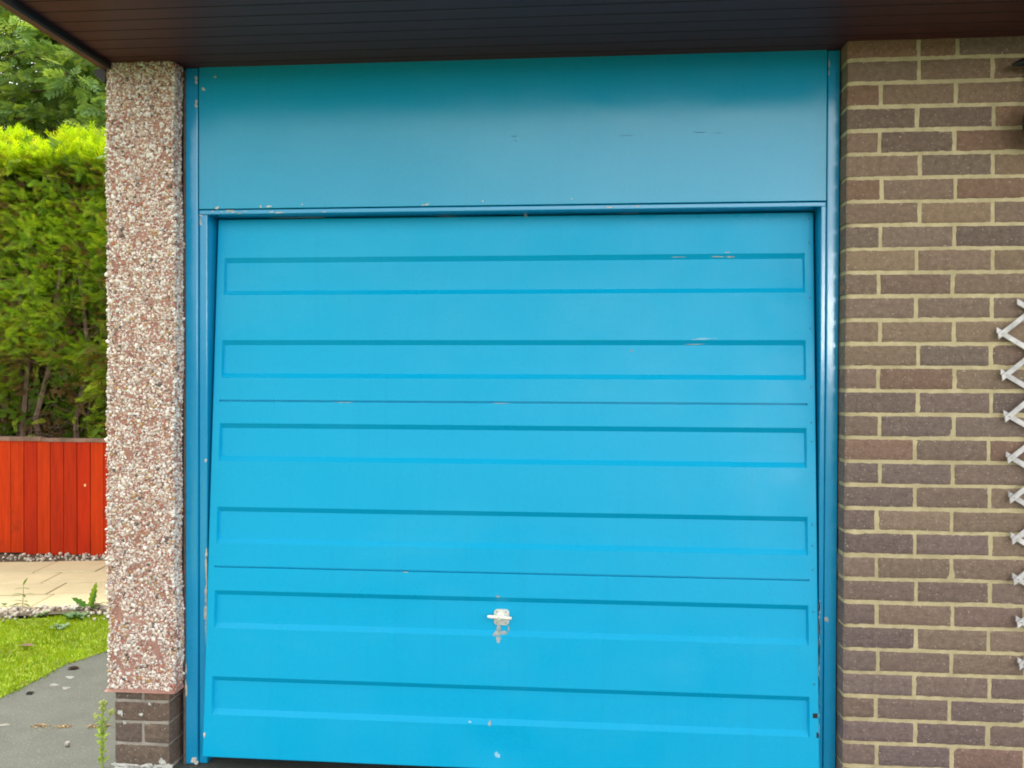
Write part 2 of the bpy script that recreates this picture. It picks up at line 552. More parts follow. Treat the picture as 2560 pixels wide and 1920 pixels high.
def brick_col(dark=1.0, t=0.0):
    b = random.choice([(0.25, 0.178, 0.112), (0.152, 0.112, 0.096), (0.165, 0.118, 0.098), (0.207, 0.145, 0.103), (0.198, 0.14, 0.103), (0.184, 0.138, 0.109), (0.207, 0.136, 0.101), (0.221, 0.152, 0.099), (0.23, 0.133, 0.087)])
    k = random.uniform(.82, 1.14) * dark
    tint = (1.0 + .10 * t, 1.0, 1.0 - .22 * t) if t > 0 else (1.0 + .03 * t, 1.0 + .05 * t, 1.0 - .10 * t)
    return tuple(x * k * q for x, q in zip(b, tint))
mb = MB()
MORT = 0.0125
top_line = Z(1.006)
for r in range(0, 33):
    zb, zt = top_line - r * .075, top_line - (r - 1) * .075
    if r == 0: zt = Z(1.079)
    zb = max(zb, 0.0)
    z0, z1 = zb + MORT / 2, zt - (MORT / 2 if r else 0)
    if z1 - z0 < .02: continue
    if r == 0: js = [1.034, 1.150] + [1.376 + .226 * k for k in range(12)]
    elif r % 2: js = [1.034 + .2245 * k for k in range(13)]
    else: js = [0.919 + .2265 * k for k in range(13)]
    js = [j + random.uniform(-.005, .005) for j in js]
    xs = [0.8128 - MORT / 2 + random.uniform(-.0006, .002)] + js
    for i in range(len(xs) - 1):
        if xs[i] > 3.2: break
        brick(mb, xs[i] + MORT / 2, xs[i + 1] - MORT / 2, z0 + random.uniform(-.0012, .0012), z1 + random.uniform(-.0012, .0012), 0.10 if i == 0 else 0.02, brick_col(1.0, 1 - r / 13))
wall = mb.build("brick_wall", [M['brick']], None, 50)
adopt(garage, wall)
# mortar as displaced sheet, almost flush
nx_, nz_ = 240, 330
xs = np.linspace(0.818, 3.2, nx_)
zs = np.linspace(0, Z(1.074), nz_)
V = []
for zv in zs:
    for xv in xs:
        e = max(0, 1 - (xv - .818) / .008)
        V.append((xv, 0.0042 + 0.0013 * mnoise.noise(Vector((xv * 24, 2.2, zv * 24))) - .0025 * max(0, mnoise.noise(Vector((xv * 9, 5.2, zv * 9))) - .25) + 0.006 * e * e, zv))
V = np.array(V)
idx = np.arange(nx_ * nz_).reshape(nz_, nx_)
F = np.stack([idx[:-1, :-1], idx[:-1, 1:], idx[1:, 1:], idx[1:, :-1]], -1).reshape(-1, 4)
o1 = np_mesh("mortar", V, F, np.ones((len(V), 3)), M['mortar'], None, 60)
adopt(wall, o1)
mb = MB()
mb.box(0.8165, 3.2, 0.012, 0.30, 0, Z(1.075))
mb.box(3.2, 3.4, 0.0, 6, 0, Z(1.075))
mb.box(-1.40, 3.2, 5.8, 6.0, 0, Z(1.075))
adopt(garage, mb.build("wall_core", M['mortar']))

# pebbledash pillar -----------------------------------------------------------
PX0, PX1, PZ0, PZ1 = -1.648, -1.410, Z(-1.090), Z(1.064)
def pebble_field(n_u, n_v, area, fill):
    (u0, u1), (v0, v1) = area
    uu, vv = np.meshgrid(np.linspace(u0, u1, n_u, endpoint=False) + (u1 - u0) / n_u / 2, np.linspace(v0, v1, n_v, endpoint=False) + (v1 - v0) / n_v / 2)
    du, dv_ = (u1 - u0) / n_u, (v1 - v0) / n_v
    uu = uu + RNG.uniform(-.55, .55, uu.shape) * du
    vv = vv + RNG.uniform(-.55, .55, vv.shape) * dv_
    keep = RNG.rand(*uu.shape) < fill
    # patches where stones have dropped off
    m = np.array([[mnoise.noise(Vector((a * 22, b * 22, 3.1))) for a, b in zip(ra, rb)] for ra, rb in zip(uu, vv)])
    low = (v1 - vv) / (v1 - v0)
    keep &= ~((m > 0.44 - 0.26 * low ** 2) & (RNG.rand(*uu.shape) < .75))
    return uu[keep], vv[keep]
ICO = None
def ico():
    global ICO
    if ICO is None:
        t = (1 + 5 ** .5) / 2
        v = np.array([(-1, t, 0), (1, t, 0), (-1, -t, 0), (1, -t, 0), (0, -1, t), (0, 1, t), (0, -1, -t), (0, 1, -t), (t, 0, -1), (t, 0, 1), (-t, 0, -1), (-t, 0, 1)]) / math.sqrt(1 + t * t)
        f = np.array([(0, 11, 5), (0, 5, 1), (0, 1, 7), (0, 7, 10), (0, 10, 11), (1, 5, 9), (5, 11, 4), (11, 10, 2), (10, 7, 6), (7, 1, 8), (3, 9, 4), (3, 4, 2), (3, 2, 6), (3, 6, 8), (3, 8, 9), (4, 9, 5), (2, 4, 11), (6, 2, 10), (8, 6, 7), (9, 8, 1)])
        ICO = (v, f)
    return ICO
def rand_rot(n):
    q = RNG.normal(size=(n, 4))
    q /= np.linalg.norm(q, axis=1, keepdims=True)
    w, x, y, z = q.T
    return np.stack([np.stack([1 - 2 * (y * y + z * z), 2 * (x * y - z * w), 2 * (x * z + y * w)], -1),
                     np.stack([2 * (x * y + z * w), 1 - 2 * (x * x + z * z), 2 * (y * z - x * w)], -1),
                     np.stack([2 * (x * z - y * w), 2 * (y * z + x * w), 1 - 2 * (x * x + y * y)], -1)], 1)
def stones(P, size, pal, pw, elong=(0.55, 1.0)):
    """P (n,3) centres -> arrays of irregular stones"""
    v, f = ico()
    n = len(P)
    sc = RNG.uniform(elong[0], elong[1], (n, 1, 3)) * size[:, None, None]
    vv = v[None] * (1 + RNG.uniform(-.38, .30, (n, 12, 1))) * sc
    vv = np.einsum('nij,nkj->nki', rand_rot(n), vv) + P[:, None, :]
    ff = f[None] + (np.arange(n) * 12)[:, None, None]
    ci = RNG.choice(len(pal), n, p=pw)
    c = np.array(pal)[ci] * RNG.uniform(.8, 1.08, (n, 1))
    return vv.reshape(-1, 3), ff.reshape(-1, 3), np.repeat(np.clip(c, 0, .9), 12, 0)
PAL = [(0.84, 0.80, 0.74), (0.66, 0.54, 0.44), (0.52, 0.36, 0.28), (0.44, 0.17, 0.12), (0.13, 0.105, 0.095), (0.48, 0.30, 0.11), (0.52, 0.48, 0.45)]
PW = [.36, .22, .13, .11, .05, .05, .08]
def bulge(z):   # the dash thickens a little here and there
    return 0.003 * np.sin(z * 5.1) + 0.002 * np.sin(z * 13.7 + 1)
mb = MB()
n = 60
rings = []
for k in range(n + 1):
    z = PZ0 + (PZ1 - PZ0) * (k / n) ** 2
    fl = 0.011 * max(0, 1 - (z - PZ0) / 0.012) ** 1.5
    b = float(bulge(np.array(z)))
    rr = .010
    x0, x1, yy = PX0 - fl + b, PX1 + fl * .6 + b, 0.004 - fl
    ring = [(x0, 0.40, z), (x0, yy + rr, z), (x0 + rr * .3, yy + rr * .3, z), (x0 + rr, yy, z), (x1 - rr, yy, z), (x1 - rr * .3, yy + rr * .3, z), (x1, yy + rr, z), (x1, 0.067, z), (x1 - .04, 0.067, z), (x1 - .04, .40, z)]
    rings.append(ring)
vs = [p for r in rings for p in r]
m_ = len(rings[0])
fs = [(k * m_ + i, k * m_ + (i + 1) % m_, (k + 1) * m_ + (i + 1) % m_, (k + 1) * m_ + i) for k in range(n) for i in range(m_)]
fs += [tuple(range(m_ - 1, -1, -1)), tuple(n * m_ + i for i in range(m_))]
mb.add(vs, fs)
pillar = mb.build("pebbledash_pillar", M['render_bed'], None, 40)
tag(pillar, "pebbledash pillar of white and pink stones on a dark brick base")
adopt(garage, pillar)
# stones
u, v = pebble_field(44, 410, ((PX0 + .001, PX1 - .001), (PZ0 + .009, PZ1)), .97)
P1 = np.stack([u + bulge(v) * .4, np.full_like(u, 0.0042) + RNG.uniform(-.0015, .0015, u.shape), v], -1)
u, v = pebble_field(14, 410, ((0.002, 0.066), (PZ0 + .01, PZ1)), .97)
P2 = np.stack([PX1 + bulge(v) + RNG.uniform(-.002, .0015, u.shape), u, v], -1)
u, v = pebble_field(40, 240, ((0.0, 0.40), (PZ0 + .012, PZ1)), .95)
P3 = np.stack([PX0 + bulge(v) + RNG.uniform(-.001, .002, u.shape), u, v], -1)
PP = np.concatenate([P1, P2, P3])
V, F, C = stones(PP, RNG.gamma(3.2, .0009, len(PP)) + .0019, PAL, PW)
peb = np_mesh("pebbledash", V, F, C, M['pebble'])
adopt(pillar, peb)
# side wall of the garage in the same dash
mb = MB()
mb.box(-1.645, -1.46, 0.402, 6.0, 0, Z(1.064))
sw = mb.build("side_wall", M['render_bed'])
adopt(garage, sw)
u, v = pebble_field(70, 160, ((0.41, 1.9), (0.1, PZ1)), .9)
P4 = np.stack([np.full_like(u, -1.646), u, v], -1)
V, F, C = stones(P4, RNG.gamma(6, .0013, len(P4)) + .004, PAL, PW)
adopt(sw, np_mesh("pebbledash", V, F, C, M['pebble']))
# brick base of the pillar
mb = MB()
PLX0, PLX1 = -1.626, -1.432
DK = .60
def plinth_row(z0, z1, full):
    if full: brick(mb, PLX0, PLX1, z0, z1, 0.12, brick_col(DK), y0=0.012)
    else:
        mid = -1.526
        brick(mb, PLX0, mid - .005, z0, z1, 0.12, brick_col(DK), nx=7, y0=0.012)
        brick(mb, mid + .005, PLX1, z0, z1, 0.12, brick_col(DK), nx=7, y0=0.012)
zz = [Z(-1.062), Z(-1.126), Z(-1.199), Z(-1.274), Z(-1.352)]
for k in range(4):
    plinth_row(zz[k + 1] + .005, zz[k] - .005, k % 2 == 1)
plinth = mb.build("brick_base", M['brick'], None, 50)
tag(plinth, "dark brown brick base under the pebbledash")
adopt(pillar, plinth)
mb = MB()
mb.box(PLX0 + .006, PLX1 - .004, 0.016, 0.38, 0.0, Z(-1.066))
# splashed mortar along the foot
for i in range(26):
    mb.blob(lambda a, b, l: (a, 0.0135 - .004 * max(0, 1 - b / .02), b), random.uniform(PLX0, PLX1), random.uniform(.004, .022), random.uniform(.006, .02), random.uniform(.004, .010), 0, 1, 300 + i)
for (a, b, s) in ((-1.607, Z(-1.165), .008), (-1.60, Z(-1.172), .005), (-1.53, Z(-1.170), .006), (-1.50, Z(-1.133), .005), (-1.59, Z(-1.20), .006), (-1.455, Z(-1.33), .012)):
    mb.blob(lambda a_, b_, l: (a_, 0.0088, b_), a, b, s, s, 0, 1, int(b * 1e4))
adopt(plinth, mb.build("base_mortar", [M['mortar_grey'], simple("lime splash", (0.5, 0.5, 0.46), .9, 0, 50, .3)]))

# roof, soffit, fascia, bargeboard ---------------------------------------------
SZ = Z(1.065)
YF = -0.515                                   # front edge of the soffit
mb = MB()
mb.box(-1.700, 4.2, YF - .02, 6.2, SZ + .024, SZ + .20, .004)
roof = mb.build("roof", M['felt'])
adopt(garage, roof)
mb = MB()
pl = 0.0735
k = 0
y = 0.10
while y > YF:                                  # tongued planks with a groove between each
    y0, y1 = max(y - pl + .0008, YF), y
    x0, x1 = -1.628, 4.15
    vs = [(x0, y0 + .001, SZ + .006), (x0, y0 + .002, SZ), (x0, y1 - .002, SZ), (x0, y1 - .001, SZ + .006), (x1, y0 + .001, SZ + .006), (x1, y0 + .002, SZ), (x1, y1 - .002, SZ), (x1, y1 - .001, SZ + .006)]
    mb.add(vs, [(0, 4, 5, 1), (2, 6, 7, 3)], 1)  # groove sides coloured dark so the grooves read as shaded
    mb.add(vs, [(1, 5, 6, 2)], 0)
    y -= pl
mb.add([(-1.628, YF, SZ + .012), (4.15, YF, SZ + .012), (4.15, .10, SZ + .012), (-1.628, .10, SZ + .012)], [(3, 2, 1, 0)], 1)
sof = mb.build("soffit", [M['soffit'], M['darktrim_shade']])
tag(sof, "dark mahogany brown plank soffit")
adopt(roof, sof)
mb = MB()
mb.box(-1.700, 4.2, YF - .022, YF - .001, SZ - .001, SZ + .19, .003)
adopt(roof, mb.build("fascia", M['soffit']))
mb = MB()
prof = [(-1.628, SZ + .015), (-1.628, SZ - .020), (-1.634, SZ - .026), (-1.640, SZ - .023), (-1.664, SZ - .023), (-1.667, SZ - .018), (-1.667, SZ + .18)]
vs, fs = [], []
for yv in (-.66, -.004): vs += [(x, yv, z) for x, z in prof]
np_ = len(prof)
mi = [0, 0, 0, 1, 1, 1]
for i in range(np_ - 1): mb.add([vs[i], vs[i + 1], vs[np_ + i + 1], vs[np_ + i]], [(0, 1, 2, 3)], 0 if i < 2 else 1)  # inner face of the board gets its shade as dark colour
mb.add(vs[:np_], [tuple(range(np_))], 1)
mb.add(vs[np_:], [tuple(range(np_ - 1, -1, -1))], 1)
# shaped end that drops down beside the pillar
end = [(-1.667, SZ + .17), (-1.667, SZ - .020), (-1.690, SZ - .021), (-1.694, SZ - .030), (-1.690, SZ - .042), (-1.680, SZ - .050), (-1.672, SZ - .056), (-1.664, SZ - .064), (-1.657, SZ - .067), (-1.6535, SZ - .060), (-1.6535, SZ + .17)]
ne = len(end)
mb.add([(x, .003, z) for x, z in end] + [(x, .024, z) for x, z in end], [tuple(range(ne)), tuple(range(2 * ne - 1, ne - 1, -1))] + [(i + ne, (i + 1) % ne + ne, (i + 1) % ne, i) for i in range(ne)], 0)
adopt(roof, mb.build("bargeboard", [M['darktrim_shade'], M['barge']]))

# door frame --------------------------------------------------------------------
FY = 0.070
mb = MB()
mb.box(-1.400, -1.3565, FY, .16, Z(-1.362), Z(1.0635), .004)
mb.box(-1.3555, -1.3265, FY + .010, .21, Z(-1.362), Z(.5645), .004)
for i, (z, rz, x, rx) in enumerate([(Z(1.029), .007, -1.3615, .004), (Z(1.015), .008, -1.3615, .004), (Z(.945), .008, -1.3615, .0045), (Z(.932), .006, -1.362, .005), (Z(-1.35), .012, -1.367, .012), (Z(-1.10), .03, -1.398, .003), (Z(-1.03), .02, -1.3985, .002)]):
    mb.blob(lambda a, b, l: (a, FY - .0006, b), x, z, rx, rz, 0, 1, 60 + i)
for i, (z, rz, x, rx) in enumerate([(Z(.555), .006, -1.3495, .004), (Z(.53), .012, -1.351, .003), (Z(-.625), .02, -1.3295, .003), (Z(-.68), .05, -1.3300, .0035), (Z(-.77), .03, -1.331, .0045), (Z(-.83), .035, -1.332, .005), (Z(-.90), .04, -1.3305, .003), (Z(-.30), .007, -1.332, .0035)]):
    mb.blob(lambda a, b, l: (a, FY + .0094, b), x, z, rx, rz, 0, 1, 80 + i)
frame = mb.build("door_frame", [M['frame_paint'], M['chip'], M['greymark']])
tag(frame, "blue painted timber frame with chipped edges")
adopt(garage, frame)
mb = MB()
mb.box(0.7715, 0.8105, FY, .16, Z(-1.362), Z(1.0635), .004)
mb.box(0.7545, 0.7705, FY + .006, .21, Z(-1.362), Z(.5645), .003)
for i, (z, rz, x, rx) in enumerate([(Z(1.02), .014, .7745, .0022), (Z(.99), .01, .7740, .0015), (Z(-.795), .008, .7780, .007)]):
    mb.blob(lambda a, b, l: (a, FY - .0006, b), x, z, rx, rz, 0, 2, 120 + i, wob=.3)
for i in range(34):
    z = Z(random.uniform(-1.19, -.745))
    mb.blob(lambda a, b, l: (a, FY + .0054, b), .7572 + random.uniform(-.0006, .0006), z, .0022, random.uniform(.008, .024), 0, 1, 140 + i, wob=.25)
jam = mb.build("right_jamb", [M['frame_paint'], M['chip'], M['greymark']])
adopt(frame, jam)
# header panel above the door and the bead along its foot
mb = MB()
mb.box(-1.3535, 0.7695, FY + .002, .10, Z(.5745), Z(1.066), .002)
hp = lambda a, b, l: (a, FY + .002 - .0006 - l, b)
for i, (x, z, rx, rz) in enumerate([(-1.295, Z(1.031), .004, .004), (-1.337, Z(.990), .006, .005), (-1.288, Z(.578), .006, .005), (-1.132, Z(.581), .003, .004), (-1.103, Z(.581), .009, .003), (-.551, Z(.580), .007, .003), (-.565, Z(.578), .004, .002), (-.985, Z(.586), .002, .003), (-.36, Z(.588), .003, .002), (-.06, Z(.592), .002, .002)]):
    mb.blob(hp, x, z, rx, rz, 0, 1, 160 + i)
for i, (x, z, rx, rz) in enumerate([(.12, Z(.80), .02, .0012), (.36, Z(.806), .022, .0018), (.42, Z(.803), .012, .0012), (-.255, Z(.805), .008, .002), (-.25, Z(.79), .004, .002)]):
    mb.blob(hp, x, z, rx, rz, 0, 2, 180 + i)
header = mb.build("header_panel", [M['header_paint'], M['chip'], simple("dull blue scratch", (0.03, 0.22, 0.36), .6)])
adopt(frame, header)
mb = MB()
mb.box(-1.3535, 0.7695, FY + .0035, .21, Z(.556), Z(.5715), .003)
for i in range(13):
    x = random.choice([random.uniform(-1.33, -1.1), random.uniform(-1.33, .2)])
    mb.blob(lambda a, b, l: (a, FY + .0029, b), x, Z(random.uniform(.557, .570)), random.uniform(.003, .016), random.uniform(.0008, .0018), 0, 1, 200 + i)
adopt(frame, mb.build("header_bead", [M['frame_paint'], M['chip']]))
# dark sealant gaps either side of the frame and darkness above the door
mb = MB()
mb.box(-1.4095, -1.4005, FY + .004, .16, 0.0, Z(1.06))
adopt(frame, mb.build("sealant", simple('dirty bedding', (0.11, 0.085, 0.075), .95, 0, 40, .4)))
mb = MB()
mb.box(0.8110, 0.8118, FY + .004, .16, 0.0, Z(1.06))
adopt(frame, mb.build("sealant", M['sealant']))

# up-and-over door ----------------------------------------------------------------
XL, XR = -1.318, 0.748
ZT, ZB, YT, YB_ = Z(.552), Z(-1.313), 0.150, 0.020
def door_pt(x, z, w):
    """z: height on the door face, w: depth behind the face; the door leans out at its foot"""
    f = (ZT - z) / (ZT - ZB)
    return (x, YT + (YB_ - YT) * f + w, z)
def from_flat(z):                  # heights measured on the plane y = .10
    zd = z
    for _ in range(6):
        f = (.552 - zd) / 1.865
        zd = z * (2.885 + YT + (YB_ - YT) * f) / 2.985
    return Z(zd)
ribs = [(.4085, .278), (.121, -.0115), (-.170, -.3025), (-.464, -.592), (-.758, -.8915), (-1.062, -1.197)]
ribs = [(from_flat(a), from_flat(b)) for a, b in ribs]
splits = [from_flat(-.0915), from_flat(-.6745)]
RX0, RX1, DEP, BT, BB = -1.290, .718, .0135, .0175, .0165
us = [XL, XL + .003, RX0 - .004, RX0 - .003, RX0, RX0 + .0045] + list(np.linspace(RX0 + .06, RX1 - .06, 44)) + [RX1 - .0045, RX1, RX1 + .003, RX1 + .004, XR - .003, XR]
vs_ = {ZT: 0, ZT - .003: 0, ZB: 0, ZB + .003: 0}
for a, b in ribs:
    for z in (a, a - BT, b + BB, b): vs_[z] = 0
for s in splits:
    for dz in (-.0032, -.0018, .0018, .0032): vs_[s + dz] = 0
for z in np.linspace(ZT, ZB, 40):
    if all(abs(z - q) > .012 for q in vs_): vs_[float(z)] = 0
zl = sorted(vs_, reverse=True)
def depth(x, z):
    w = 0.0
    for a, b in ribs:
        if a > z > b and RX0 < x < RX1:
            tz = min((a - z) / BT, (z - b) / BB, 1)
            tx = min((x - RX0) / .0045, (RX1 - x) / .0045, 1)
            w = max(w, DEP * min(tz, tx))
    for s in splits:
        if RX0 - .0035 < x < RX1 + .0035 and abs(z - s) < .0025: w = .009
    if x <= XL + .001 or x >= XR - .001 or z >= ZT - .001 or z <= ZB + .001: w += .003
    e = min(x - XL, XR - x, .25) / .25
    w += e * 0.0022 * mnoise.noise(Vector((x * 2.3, z * 3.1, 5))) + e * .0008 * mnoise.noise(Vector((x * 7, z * 7, 9)))
    # the shallow dent kicked in below the handle
    d = math.hypot((x + .30) / .16, (z - Z(-1.235)) / .075)
    if d < 1: w += .005 * (1 - d * d) ** 2
    return w
mb = MB()
nu, nv = len(us), len(zl)
mb.add([door_pt(x, z, depth(x, z)) for z in zl for x in us], [(j * nu + i, (j + 1) * nu + i, (j + 1) * nu + i + 1, j * nu + i + 1) for j in range(nv - 1) for i in range(nu - 1)])
# returns of the sheet at the edges
for (xa) in (XL, XR):
    mb.add([door_pt(xa, ZT, .003), door_pt(xa, ZB, .003), door_pt(xa, ZB, .035), door_pt(xa, ZT, .035)], [(0, 1, 2, 3)])
for za in (ZT, ZB):
    mb.add([door_pt(XL, za, .003), door_pt(XR, za, .003), door_pt(XR, za, .035), door_pt(XL, za, .035)], [(0, 1, 2, 3)])
dp = lambda a, b, l: door_pt(a, b, depth(a, b) - .0007)
zf = from_flat
for i, (x, z, rx, rz, mi) in enumerate([
    (.474, zf(.3985), .012, .0022, 1), (.430, zf(.3995), .02, .0014, 1), (.462, zf(.4125), .01, .0012, 1), (.30, zf(.3995), .02, .001, 1),
    (.37, zf(.1235), .026, .0018, 2), (.352, zf(.107), .028, .0014, 1), (.39, zf(.1265), .03, .0012, 2),
    (-.300, zf(-.876), .008, .020, 3), (-.306, zf(-.884), .015, .006, 3), (-.285, zf(-.8815), .018, .004, 3), (-.299, zf(-.900), .007, .016, 3), (-.267, zf(-.868), .0025, .012, 3),
    (-.394, zf(-1.190), .005, .003, 2), (-.326, zf(-1.193), .006, .006, 3), (-.300, zf(-1.300), .008, .010, 2),
    (-.303, zf(-.755), .008, .003, 3), (-1.312, zf(-1.27), .0032, .010, 1), (.143, zf(.085), .004, .004, 3),
    (-.4, zf(.548), .05, .0015, 1), (.1, zf(.548), .08, .0015, 1), (-1.0, zf(.5475), .12, .0018, 1), (-.22, zf(.545), .006, .006, 1),
    (-.85, zf(-.0945), .03, .001, 1), (-.3, zf(-.0945), .02, .001, 1), (-.62, zf(-.6785), .01, .001, 1)]):
    mb.blob(dp, x, z, rx, rz, 0, mi, 400 + i)
door = mb.build("garage_door", [M['door_paint'], M['chip'], M['scuff'], M['greymark']], None, 22)
tag(door, "bright blue steel door with six recessed horizontal panels")
adopt(garage, door)
# rivets down both edges and the two dark slots near the foot
def disc(mb, x, z, r, th, n=10, mi=0):
    vs = [door_pt(x, z, -th)]
    vs += [door_pt(x + r * .7 * math.cos(2 * math.pi * k / n), z + r * .7 * math.sin(2 * math.pi * k / n), -th) for k in range(n)]
    vs += [door_pt(x + r * math.cos(2 * math.pi * k / n), z + r * math.sin(2 * math.pi * k / n), .0005) for k in range(n)]
    mb.add(vs, [(0, 1 + k, 1 + (k + 1) % n) for k in range(n)] + [(1 + k, 1 + n + k, 1 + n + (k + 1) % n, 1 + (k + 1) % n) for k in range(n)], mi)
for z in (.52, .443, .262, .160, -.035, -.152, -.215, -.49, -.56, -.64, -.78, -1.02):
    mb = MB()
    disc(mb, .7335, zf(z), .0042, .002)
    adopt(door, mb.build("rivet", M['rivet'], None, 40))
for (x, z, a, b) in ((.7355, zf(-1.1245), .0075, .0075), (.7425, zf(-1.189), .0035, .0085)):
    mb = MB()
    mb.add([door_pt(x - a, z - b, -.0009), door_pt(x + a, z - b, -.0009), door_pt(x + a, z + b, -.0009), door_pt(x - a, z + b, -.0009),
            door_pt(x - a, z - b, .02), door_pt(x + a, z - b, .02), door_pt(x + a, z + b, .02), door_pt(x - a, z + b, .02)],
           [(0, 1, 2, 3), (0, 4, 5, 1), (1, 5, 6, 2), (2, 6, 7, 3), (3, 7, 4, 0)])
    adopt(door, mb.build("slot", M['dark']))
# handle: rounded plate with four screws, boss and tapered T bar
HX, HZ = -.294, Z(-.8155)
hy = door_pt(HX, HZ, DEP)[1]
def rounded_plate(mb, cx, cz, w, h, r, y0, y1, n=6, tapertop=0.0):
    pts = []
    for (sx, sz, a0) in ((1, 1, 0), (-1, 1, 90), (-1, -1, 180), (1, -1, 270)):
        for k in range(n + 1):
            a = math.radians(a0 + 90 * k / n)
            pts.append((cx + sx * (w / 2 - r) + r * math.cos(a), cz + sz * (h / 2 - r) + r * math.sin(a)))
    N = len(pts)
    ins = [(cx + (p[0] - cx) * .93, cz + (p[1] - cz) * .93) for p in pts]
    vs = [(p[0], y1, p[1]) for p in pts] + [(p[0], y0 + .0015, p[1]) for p in pts] + [(p[0], y0, p[1]) for p in ins]
    fs = [(k, (k + 1) % N, N + (k + 1) % N, N + k) for k in range(N)] + [(N + k, N + (k + 1) % N, 2 * N + (k + 1) % N, 2 * N + k) for k in range(N)] + [tuple(2 * N + k for k in range(N))]
    mb.add(vs, fs)
mb = MB()
rounded_plate(mb, HX + .003, HZ - .0005, .052, .054, .013, hy - .006, hy + .002)
plate = mb.build("handle_plate", M['plate'], None, 40)
adopt(door, plate)
mb = MB()
mb.tube([(HX - .001, hy - .004, HZ + .003), (HX - .001, hy - .012, HZ + .003), (HX - .001, hy - .014, HZ + .003)], [.014, .012, .010], 20)
pts = []
for k in range(13):
    t = -1 + k / 6
    pts.append((HX - .002 + t * .041, hy - .018 - .003 * abs(t), HZ + .0035 - .002 * t))
mb.tube(pts, [.0045 if abs(-1 + k / 6) > .95 else .0072 - .0022 * abs(-1 + k / 6) for k in range(13)], 12)
mb.tube([(HX - .004, hy - .014, HZ + .003), (HX - .004, hy - .0265, HZ + .003), (HX - .004, hy - .0275, HZ + .003)], [.0075, .0068, .005], 16)
handle = mb.build("handle", M['white_plastic'], None, 40)
tag(handle, "cream T bar handle")
adopt(door, handle)
for sx in (-1, 1):
    for sz in (-1, 1):
        mb = MB()
        mb.tube([(HX + .003 + sx * .015, hy - .0055, HZ + sz * .0185), (HX + .003 + sx * .015, hy - .0072, HZ + sz * .0185)], .0028, 10)
        adopt(door, mb.build("screw", M['screw']))
mb = MB()
mb.tube([(HX - .004, hy - .027, HZ + .003), (HX - .004, hy - .028, HZ + .003)], .0022, 8)
adopt(door, mb.build("keyhole", M['screw']))
# dark inside of the garage: concrete floor, so the gap under the door reads
mb = MB()
mb.box(-1.45, 3.2, .25, 5.8, 0.0, .012)
adopt(garage, mb.build("garage_floor", simple("garage floor", (.12, .12, .115), .9, 0, 6, .3)))

# ------------------------------------------------------------------ wall lamp and trellis on the brick wall
lamp = empty("wall_lamp", (1.385, 0.0, Z(.80)))
tag(lamp, "round black wall lamp under a pointed bracket, high on the brick wall", "lamp")
mb = MB()
mb.lathe([(.0, -.002), (.05, -.002), (.05, -.010), (.042, -.016), (.0, -.018)], (1.40, Z(.93)), None, 24, 'Y')
adopt(lamp, mb.build("wall_plate", M['lampmetal'], None, 40))
mb = MB()
mb.tube([(1.40, -.012, Z(.935)), (1.385, -.05, Z(.955)), (1.352, -.06, Z(.972)), (1.318, -.045, Z(.967)), (1.296, -.035, Z(.964))], [.011, .013, .014, .012, .003], 10)
mb.tube([(1.385, -.05, Z(.955)), (1.385, -.085, Z(.93)), (1.378, -.09, Z(.88)), (1.375, -.09, Z(.845))], [.010, .010, .009, .009], 10)
adopt(lamp, mb.build("bracket", M['lampmetal'], None, 50))
mb = MB()
prof = [(.0, Z(.862)), (.018, Z(.860)), (.022, Z(.848)), (.040, Z(.838)), (.060, Z(.812)), (.067, Z(.783)), (.064, Z(.755)), (.052, Z(.728)), (.034, Z(.716)), (.0, Z(.712))]
mb.lathe(prof, 1.375, -.09, 28)
adopt(lamp, mb.build("lamp_shade", M['lampmetal'], None, 60))

mb = MB()
tips = [(x, Z(z)) for x, z in [ (1.268, .137), (1.2805, .008), (1.2905, -.121), (1.299, -.250), (1.307, -.374), (1.315, -.502), (1.3205, -.629), (1.3325, -.763), (1.3395, -.893)]]
def slat(mb, x0, z0, ang, ln, y, w=.0150, th=.005, cut=0.010):
    c, s = math.cos(ang), math.sin(ang)
    nx, nz = -s, c
    sg = 1 if ang > 0 else -1
    p = []
    for (t, k) in ((0 - cut * .5 * sg, -1), (ln, -1), (ln, 1), (0 + cut * .5 * sg, 1)):
        p.append((x0 + c * t + nx * w / 2 * k, z0 + s * t + nz * w / 2 * k))
    bow = .002
    vs = [(a, y, b) for a, b in p] + [(a, y + th, b) for a, b in p]
    mb.add(vs, [(0, 1, 2, 3), (7, 6, 5, 4), (0, 4, 5, 1), (1, 5, 6, 2), (2, 6, 7, 3), (3, 7, 4, 0)])
A1, A2 = math.radians(40), math.radians(-31)
for i, (x, z) in enumerate(tips):
    j = random.uniform(-.015, .015)
    slat(mb, x + .001, z - .010, A1 + j, .52, -.024)
    slat(mb, x - .001, z + .010, A2 + j, .52, -.0175)
slat(mb, 1.327, Z(.236), A2, .5, -.0175)
tr = mb.build("trellis", M['slat'])
tag(tr, "weathered pale expanding lattice trellis at the right edge of the brick wall", "trellis")
for (x, z) in tips:
    mb = MB()
    mb.tube([(x + .013, -.0245, z - .0005), (x + .013, -.027, z - .0005)], .0022, 8)
    mb.build("pin", M['screw'], tr)

